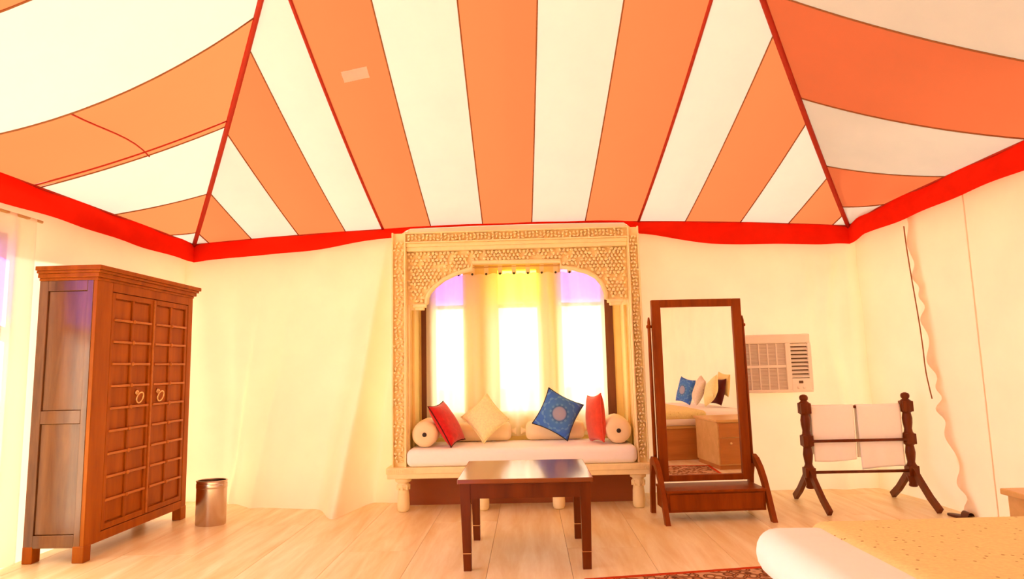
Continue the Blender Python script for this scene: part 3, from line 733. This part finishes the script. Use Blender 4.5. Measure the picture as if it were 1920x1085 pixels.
# cornice
c_ = MB()
for e, a, b in ((0.006, 1.935, 1.955), (0.022, 1.955, 1.985), (0.036, 1.985, 2.004), (0.05, 2.004, 2.035)):
    c_.box(wx0 - 0.002, wx1 + e, wy0 - e, wy1 + e, a, b, 0.004)
bw_(c_, 'cornice', 'red_wood', wd)
for d, (da, db, inner) in enumerate(((4.570, 5.088, 1), (5.094, 5.607, -1))):
    dz0, dz1 = 0.17, 1.863
    fw_ = 0.036
    fr = MB().box(ff + 0.002, wx1 - 0.002, da, da + fw_, dz0, dz1, 0.003).box(ff + 0.002, wx1 - 0.002, db - fw_, db, dz0, dz1, 0.003).box(ff + 0.002, wx1 - 0.002, da + fw_, db - fw_, dz0, dz0 + 0.04, 0.003).box(ff + 0.002, wx1 - 0.002, da + fw_, db - fw_, dz1 - 0.04, dz1, 0.003).box(ff - 0.001, ff + 0.004, da, db, dz0, dz1)
    door = bw_(fr, 'door', 'red_wood', wd)
    a, b = da + fw_, db - fw_; mid = (a + b) / 2; z0, z1 = dz0 + 0.04, dz1 - 0.04; rows = 10; rh = (z1 - z0) / rows
    bw_(MB().box(ff + 0.003, wx1 - 0.004, mid - 0.013, mid + 0.013, z0, z1, 0.003), 'mullion', 'red_wood', wd, door)
    for r in range(rows):
        for (pa, pb) in ((a, mid - 0.013), (mid + 0.013, b)):
            bw_(MB().box(ff + 0.003, ff + 0.012, pa + 0.001, pb - 0.001, z0 + r * rh + 0.009, z0 + (r + 1) * rh - 0.009, 0.004), 'door_panel', 'red_wood', wd, door)
        if r:
            zz = z0 + r * rh
            bw_(MB().box(ff + 0.003, wx1 + 0.006, a - 0.010, b + 0.010, zz - 0.009, zz + 0.009, 0.004), 'cross_bar', 'red_wood_light', wd, door)
            s_ = MB().lathe([(0.017, 0), (0.016, 0.006), (0.010, 0.012), (0.002, 0.014)], 12); s_.v = [(wx1 + 0.005 + p[2], mid + p[0], zz + p[1]) for p in s_.v]
            bw_(s_, 'stud', 'red_wood_light', wd, door, True)
    hy = (mid + b) / 2 - 0.01 if inner > 0 else (a + mid) / 2 - 0.03
    hz = z0 + rh * 5.55
    rg = MB().tube([(wx1 + 0.012 + 0.010 * math.cos(k * PI / 12), hy + 0.040 * math.sin(2 * PI * k / 24), hz - 0.025 + 0.040 * math.cos(2 * PI * k / 24)) for k in range(25)], 0.0065, 8, False)
    rg = bw_(rg, 'ring_handle', 'brass', wd, door, True); rg['label'] = 'pale brass ring handle'
    bp = MB().lathe([(0.024, 0), (0.022, 0.008), (0.010, 0.016), (0.002, 0.018)], 14); bp.v = [(ff + 0.012 + p[2], hy + p[0], hz + 0.015 + p[1]) for p in bp.v]
    bw_(bp, 'handle_rose', 'brass', wd, door, True)
bw_(MB().box(wx1 - 0.004, wx1 + 0.010, 5.084, 5.098, 0.18, 1.855, 0.004), 'meeting_strip', 'red_wood_light', wd)

# ---------------- waste bin
bn = thing('waste_bin', 'oval steel waste bin on the floor beside the wardrobe', 'bin', (-2.70, 5.44, 0))
n = 32; ri = MB(); prf = [(0.0, 0.0), (0.97, 0.0), (1.0, 0.01), (1.0, 0.355), (0.97, 0.355), (0.955, 0.012), (0.0, 0.012)]
bd = MB().lathe([(max(r, 0.02) * 0.125, z) for r, z in prf], n, sx=1.0, sy=0.72); bd.build('bin_body', 'steel', bn, True); smooth_auto(bn.children[0], 35)
rim = MB().tube([(0.124 * math.cos(2 * PI * k / 32), 0.124 * 0.72 * math.sin(2 * PI * k / 32), 0.357) for k in range(33)], 0.006, 8, False); rim.build('rim', 'steel', bn, True)
MB().lathe([(0.1265, 0.300), (0.1275, 0.302), (0.1275, 0.335), (0.1265, 0.337)], n, sx=1, sy=0.73, cap=False).build('collar_band', 'steel', bn, True)

# ---------------- coffee table
tb = thing('coffee_table', 'dark brown square wooden coffee table with glossy top before the window seat', 'table', (-0.045, 4.4675, 0))
bw_(MB().box(-0.470, 0.380, 4.07, 4.865, 0.527, 0.555, 0.004), 'table_top', 'table_top', tb)
for sx in (0, 1):
    for sy in (0, 1):
        X0 = -0.455 if sx == 0 else 0.300; Y0 = 4.085 if sy == 0 else 4.785; wv = 0.065
        i0, i1 = (0.018, 0) if sx == 0 else (0, 0.012)
        j0, j1 = (0.010, 0.006)
        vs = [(X0 + i0, Y0 + j0, 0), (X0 + wv - i1, Y0 + j0, 0), (X0 + wv - i1, Y0 + wv - j1, 0), (X0 + i0, Y0 + wv - j1, 0), (X0, Y0, 0.527), (X0 + wv, Y0, 0.527), (X0 + wv, Y0 + wv, 0.527), (X0, Y0 + wv, 0.527)]
        lg = bw_(MB().add(vs, [(3, 2, 1, 0), (4, 5, 6, 7), (0, 1, 5, 4), (1, 2, 6, 5), (2, 3, 7, 6), (3, 0, 4, 7)]), 'leg', 'dark_wood', tb)
        k = 0.105 / 0.527; e = 0.0015
        bq = MB().box(lerp(X0 + i0, X0, k) - e, lerp(X0 + wv - i1, X0 + wv, k) + e, lerp(Y0 + j0, Y0, k) - e, lerp(Y0 + wv - j1, Y0 + wv, k) + e, 0.103, 0.108)
        bw_(bq, 'inlay_band', 'brass', tb, lg)
for a in ((-0.39, 0.30, 4.09, 4.115), (-0.39, 0.30, 4.82, 4.845)): bw_(MB().box(*a, 0.435, 0.527), 'apron', 'dark_wood', tb)
for a in ((-0.45, -0.425, 4.15, 4.785), (0.335, 0.36, 4.15, 4.785)): bw_(MB().box(*a, 0.435, 0.527), 'apron', 'dark_wood', tb)

# ---------------- standing mirror
MR = thing('standing_mirror', 'tall dressing mirror in a dark mahogany frame with a box base', 'mirror', (1.442, 5.46, 0), math.radians(3.2))
def lm(mb, name, mat, parent=None, smooth=False): return mb.build(name, mat, parent or MR, smooth)
W2 = 0.385; z0, z1 = 0.275, 1.785; fwid = 0.075
frm = lm(MB().box(-W2, -W2 + fwid, -0.02, 0.03, z0, z1, 0.004).box(W2 - fwid, W2, -0.02, 0.03, z0, z1, 0.004).box(-W2 + fwid, W2 - fwid, -0.02, 0.03, z1 - 0.065, z1, 0.004).box(-W2 + fwid, W2 - fwid, -0.02, 0.03, z0, z0 + 0.05, 0.004), 'frame', 'mirror_wood')
lm(MB().box(-W2 + fwid - 0.01, W2 - fwid + 0.01, 0.0, 0.012, z0 + 0.04, z1 - 0.055), 'mirror_glass', 'mirror')
lm(MB().box(-W2 + 0.02, W2 - 0.02, 0.014, 0.028, z0 + 0.02, z1 - 0.02), 'backing_board', 'mirror_wood')
for s in (-1, 1):
    lm(MB().tube([(s * (W2 + 0.022), 0.025, 0.40), (s * (W2 + 0.022), 0.025, 1.0), (s * (W2 + 0.020), 0.025, 1.60), (s * (W2 + 0.020), 0.025, 1.64)], [0.016, 0.015, 0.014, 0.006], 10), 'upright', 'mirror_wood', smooth=True)
    lm(MB().tube([(s * (W2 - 0.004), 0.025, 1.56), (s * (W2 + 0.030), 0.025, 1.56), (s * (W2 + 0.042), 0.025, 1.56)], [0.012, 0.018, 0.012], 10), 'pivot_knob', 'mirror_wood', smooth=True)
    xx = s * (W2 + 0.034)
    # curved leg: inner and outer arcs from the uprights down to the feet
    outer = [(0.05, 0.475), (0.0, 0.478), (-0.06, 0.455), (-0.13, 0.395), (-0.19, 0.31), (-0.245, 0.20), (-0.29, 0.10), (-0.335, 0.0)]
    inner = [(-0.285, 0.0), (-0.235, 0.10), (-0.185, 0.20), (-0.13, 0.30), (-0.08, 0.365), (-0.02, 0.405), (0.03, 0.41), (0.075, 0.30), (0.10, 0.15), (0.115, 0.0)]
    back = [(0.165, 0.0), (0.145, 0.18), (0.11, 0.36), (0.09, 0.44)]
    lm(MB().prism(outer + inner + back, xx - 0.019, xx + 0.019, 'x'), 'leg', 'mirror_wood')
lm(MB().box(-W2 - 0.014, W2 + 0.014, -0.255, 0.09, 0.225, 0.245, 0.004), 'shelf_top', 'mirror_wood')
lm(MB().box(-W2 - 0.01, W2 + 0.01, -0.235, 0.08, 0.075, 0.226, 0.003), 'box_base', 'mirror_wood')
dw = lm(MB().box(-W2 + 0.01, W2 - 0.01, -0.243, -0.234, 0.09, 0.215, 0.003), 'drawer_front', 'mirror_wood')

# ---------------- window air conditioner
ac = thing('air_conditioner', 'ivory window air conditioner with grille in the canvas back wall', 'air conditioner', (2.30, 6.2, 0.95))
ax0, ax1, az0, az1, ay = 1.965, 2.635, 0.950, 1.490, 6.02
bw_(MB().box(ax0, ax1, ay + 0.03, 6.50, az0, az1, 0.012), 'body', 'ac_plastic', ac)
gx1 = 2.40
pf = MB().box(ax0, ax1, ay, ay + 0.032, az1 - 0.085, az1, 0.012).box(ax0, ax1, ay, ay + 0.032, az0, az0 + 0.030, 0.006).box(ax0, ax0 + 0.025, ay, ay + 0.032, az0 + 0.03, az1 - 0.085).box(gx1, gx1 + 0.045, ay, ay + 0.032, az0 + 0.03, az1 - 0.085).box(ax1 - 0.03, ax1, ay, ay + 0.032, az0 + 0.03, az1 - 0.085)
bw_(pf, 'front_bezel', 'ac_plastic', ac)
zm = (az0 + 0.03 + az1 - 0.085) / 2
bw_(MB().box(ax0 + 0.025, gx1, ay + 0.024, ay + 0.031, az0 + 0.03, az1 - 0.085), 'filter_mesh', 'ac_fin', ac)
bw_(MB().box(ax0 + 0.025, gx1, ay + 0.004, ay + 0.026, zm - 0.014, zm + 0.014, 0.003), 'grille_bar', 'ac_plastic', ac)
for k in range(1, 5): bw_(MB().box(lerp(ax0 + 0.025, gx1, k / 5) - 0.005, lerp(ax0 + 0.025, gx1, k / 5) + 0.005, ay + 0.008, ay + 0.026, az0 + 0.03, az1 - 0.085), 'grille_bar', 'ac_plastic', ac)
fn_ = MB()
for (a, b) in ((az0 + 0.03, zm - 0.014), (zm + 0.014, az1 - 0.085)):
    k = 0
    z = a + 0.010
    while z < b - 0.004:
        fn_.box(ax0 + 0.025, gx1, ay + 0.014, ay + 0.026, z - 0.0022, z + 0.0022); z += 0.0125
o = bw_(fn_, 'grille_fins', 'ac_plastic', ac); o['kind'] = 'stuff'
lx0, lx1 = gx1 + 0.045, ax1 - 0.03
bw_(MB().box(lx0, lx1, ay + 0.027, ay + 0.031, 1.085, az1 - 0.085), 'louver_recess', 'ac_dark', ac)
for k in range(9):
    z = lerp(1.10, az1 - 0.10, k / 8); me = MB()
    me.add([(lx0, ay + 0.004, z - 0.013), (lx1, ay + 0.004, z - 0.013), (lx1, ay + 0.024, z + 0.006), (lx0, ay + 0.024, z + 0.006), (lx0, ay + 0.004, z - 0.007), (lx1, ay + 0.004, z - 0.007), (lx1, ay + 0.024, z + 0.012), (lx0, ay + 0.024, z + 0.012)], [(0, 1, 2, 3), (7, 6, 5, 4), (0, 4, 5, 1), (1, 5, 6, 2), (2, 6, 7, 3), (3, 7, 4, 0)])
    bw_(me, 'louver', 'ac_plastic', ac)
cp = bw_(MB().box(lx0 - 0.004, lx1 + 0.012, ay - 0.004, ay + 0.02, az0 + 0.012, 1.078, 0.005), 'control_panel', 'ac_plastic', ac)
bw_(MB().box(lx0 + 0.055, lx0 + 0.095, ay - 0.008, ay, 1.032, 1.056, 0.003), 'display', 'ac_dark', ac, cp)
for k in range(2):
    kb = MB().lathe([(0.014, 0), (0.013, 0.010), (0.002, 0.011)], 14); kb.v = [(lx0 + 0.05 + 0.05 * k + p[0], ay - 0.004 - p[2], 0.995 + p[1]) for p in kb.v]
    bw_(kb, 'knob', 'ac_plastic', ac, cp, True)

# ---------------- towel rack
tr = thing('towel_rack', 'dark turned wooden towel rack standing against the canvas wall', 'towel rack', (2.86, 5.66, 0))
pprof = [(0.030, 0.155), (0.036, 0.165), (0.030, 0.185), (0.034, 0.20), (0.044, 0.245), (0.044, 0.33), (0.034, 0.345), (0.030, 0.36), (0.036, 0.40), (0.040, 0.44), (0.034, 0.485), (0.032, 0.50), (0.044, 0.51), (0.044, 0.60), (0.034, 0.612), (0.030, 0.64), (0.038, 0.69), (0.040, 0.73), (0.034, 0.765), (0.032, 0.775), (0.046, 0.785), (0.046, 0.875), (0.034, 0.885), (0.024, 0.893), (0.034, 0.905), (0.036, 0.925), (0.028, 0.940), (0.010, 0.948)]
for X in (2.380, 3.250):
    pz = bw_(MB().lathe(pprof, 16, (X, 5.66, 0)), 'post', 'dark_wood', tr, smooth=True)
    for (a, b) in ((0.245, 0.33), (0.51, 0.60), (0.785, 0.875)):
        bw_(MB().box(X - 0.043, X + 0.043, 5.617, 5.703, a, b, 0.006), 'turned_block', 'dark_wood', tr, pz)
    for s in (-1, 1):
        pts = [(X, 5.66 + s * 0.02, 0.30), (X, 5.66 + s * 0.11, 0.21), (X, 5.66 + s * 0.22, 0.105), (X, 5.66 + s * 0.335, 0.022)]
        vs = []
        for p in pts:
            for (dx, dn) in ((-0.017, -1), (0.017, -1), (0.017, 1), (-0.017, 1)): vs.append((p[0] + dx, p[1] + s * dn * 0.018, p[2] + dn * 0.020))
        fs = [(4 * i + k, 4 * i + (k + 1) % 4, 4 * i + 4 + (k + 1) % 4, 4 * i + 4 + k) for i in range(3) for k in range(4)] + [(3, 2, 1, 0), (12, 13, 14, 15)]
        bw_(MB().add(vs, fs), 'leg', 'dark_wood', tr)
for z, yr in ((0.832, 5.685), (0.552, 5.626), (0.290, 5.640)):
    bw_(MB().tube([(2.41, yr, z), (3.22, yr, z)], 0.0125, 10), 'rail', 'dark_wood', tr, smooth=True)

def towel(x0, x1, zf, zbk, label, seed):
    R = 0.0185; zt = 0.832
    def fn(u, v):
        x = lerp(x0, x1, u)
        Lf = zt - (zf - 0.012 * math.sin(u * 3 + seed)); Lb = zt - zbk; arc = PI * R; tot = Lf + arc + Lb; s = v * tot
        wv = 0.003 * math.sin(u * 9 + seed) + 0.002 * math.sin(u * 17 + seed * 2)
        if s < Lf:
            d = (Lf - s) / Lf; return (x + 0.006 * d * math.sin(seed + 4 * u), 5.685 - R - 0.003 - wv * d - 0.002 * d, zf + s - 0.012 * math.sin(u * 3 + seed) * d)
        s -= Lf
        if s < arc: a = s / R; return (x, 5.685 - R * math.cos(a) - 0.003, zt + R * math.sin(a))
        s -= arc; d = s / Lb; return (x, 5.685 + R - 0.003 + wv * d + 0.014 * d, zt - s)
    ob = MB().grid(fn, 24, 60).build('towel', 'white_fabric', None, True, origin=((x0 + x1) / 2, 5.66, 0.852))
    md = ob.modifiers.new('thick', 'SOLIDIFY'); md.thickness = 0.008; md.offset = 0
    return tag(ob, label, 'towel', 'towels on the rack')
towel(2.432, 2.800, 0.385, 0.43, 'white towel hung over the rack rail on the air conditioner side', 0.6)
towel(2.828, 3.200, 0.315, 0.40, 'white towel hung over the rack rail beside the ruffled canvas seam', 2.1)

# ---------------- rug
ang = math.atan2(0.17, 1.06)
rg = thing('rug', 'red bordered patterned rug on the floor beside the bed', 'rug', (0.29, 3.902, 0), ang)
RW, RD, bd_ = 1.98, 1.16, 0.035
MB().box(bd_ + 0.0, RW - bd_, -RD + bd_, -bd_, 0.0005, 0.008, 0.002).build('field', 'rug', rg)
bb = MB().box(0, RW, -bd_, 0, 0.0005, 0.009, 0.002).box(0, RW, -RD, -RD + bd_, 0.0005, 0.009, 0.002).box(0, bd_, -RD + bd_, -bd_, 0.0005, 0.009, 0.002).box(RW - bd_, RW, -RD + bd_, -bd_, 0.0005, 0.009, 0.002)
bb.build('border', 'rug_red', rg)

# ---------------- bed
bed = thing('bed', 'bed with white sheet and gold embroidered bedspread on a wooden box base', 'bed', (2.05, 1.65, 0))
bw_(MB().box(0.94, 3.20, 0.76, 2.545, 0.0, 0.40, 0.006), 'bed_base', 'bed_wood', bed)
bw_(MB().box(0.925, 3.215, 0.745, 2.560, 0.398, 0.432, 0.006), 'base_rail', 'pale_wood', bed)
bw_(soft_box(0.845, 3.22, 0.70, 2.610, 0.432, 0.618, 0.085, 0.004), 'mattress', 'white_fabric', bed, smooth=True)
bw_(soft_box(1.065, 2.62, 0.690, 2.622, 0.50, 0.632, 0.062, 0.003), 'bedspread', 'bedspread', bed, smooth=True)
cushion('bed_pillow', 'blue cushion standing at the head of the bed', 'blue_print', (2.80, 1.36, 0.83), (0.25, 0.10, 0.96), (0.35, 0.93, 0.0), 0.19, 0.17, 0.07)
cushion('bed_pillow', 'white sprigged cushion on the bed beside the blue cushion', 'flower_fabric', (2.86, 1.74, 0.848), (0.28, 0.28, 0.92), (-0.2, 0.93, -0.2), 0.195, 0.165, 0.07)
cushion('bed_pillow', 'dark maroon cushion behind the white and cream cushions on the bed', 'maroon_fabric', (3.03, 1.98, 0.835), (0.25, 0.0, 0.97), (0.1, 1, 0.0), 0.19, 0.19, 0.06)
cushion('bed_pillow', 'pale gold cushion on the bed beside the bedside cabinet', 'gold_fabric', (2.86, 2.18, 0.855), (0.35, -0.45, 0.82), (0.05, 0.86, 0.45), 0.175, 0.165, 0.075)
cushion('bed_pillow', 'ochre cushion on top behind the maroon cushion on the bed', 'alcove_panel', (3.17, 1.88, 0.93), (0.1, 0.1, 0.98), (0.0, 1, -0.1), 0.16, 0.20, 0.05)

# ---------------- bedside cabinet
cb = thing('bedside_cabinet', 'pale honey wood bedside cabinet beside the bed and right wall', 'cabinet', (2.79, 3.05, 0))
CX0, CX1, CY0, CY1, CZ = 2.395, 3.06, 2.70, 3.42, 0.572
bw_(MB().box(CX0, CX1, CY0, CY1, CZ - 0.03, CZ, 0.005), 'cabinet_top', 'pale_wood', cb)
bw_(MB().box(CX0 + 0.022, CX1 - 0.02, CY0 + 0.01, CY1 - 0.022, 0.05, CZ - 0.03, 0.003), 'cabinet_body', 'pale_wood', cb)
bw_(MB().box(CX0 + 0.035, CX1 - 0.03, CY0 + 0.02, CY1 - 0.04, 0.0, 0.052), 'plinth', 'bed_wood', cb)
def cab_front(z0, z1, name, kx, kz):
    d = bw_(MB().box(CX0 + 0.035, CX1 - 0.035, CY1 - 0.023, CY1 - 0.012, z0, z1, 0.003), name, 'bed_wood', cb)
    kb = MB().lathe([(0.008, 0), (0.006, 0.01), (0.015, 0.02), (0.013, 0.028), (0.002, 0.03)], 12); kb.v = [(kx + p[0], CY1 - 0.014 + p[2], kz + p[1]) for p in kb.v]
    bw_(kb, 'knob', 'brass', cb, d, True)
cab_front(0.37, 0.53, 'drawer_front', 2.79, 0.45)
cab_front(0.065, 0.36, 'cabinet_door', 2.56, 0.30)

# ---------------- slipper by the wall
sp_ = thing('slipper', 'small dark brown slipper on the floor at the canvas hem beside the towel rack', 'slipper', (3.33, 5.20, 0), math.radians(-68))
def sole(u, v):
    a = u * 2 * PI; r = 1.0 if v < 1 else 0.0
    return (0.11 * math.cos(a) * r, (0.036 + 0.008 * math.cos(a)) * math.sin(a) * r, 0.016 if v > 0.4 else 0.0)
MB().lathe([(0.10, 0.0), (0.11, 0.004), (0.11, 0.016), (0.10, 0.019)], 24, sx=1.0, sy=0.36).build('sole', 'leather', sp_, True)
MB().grid(lambda u, v: (0.02 + 0.055 * v, 0.039 * math.cos(PI * u), 0.018 + 0.042 * math.sin(PI * u) * (1 - 0.25 * v)), 12, 4).build('strap', 'leather', sp_, True)
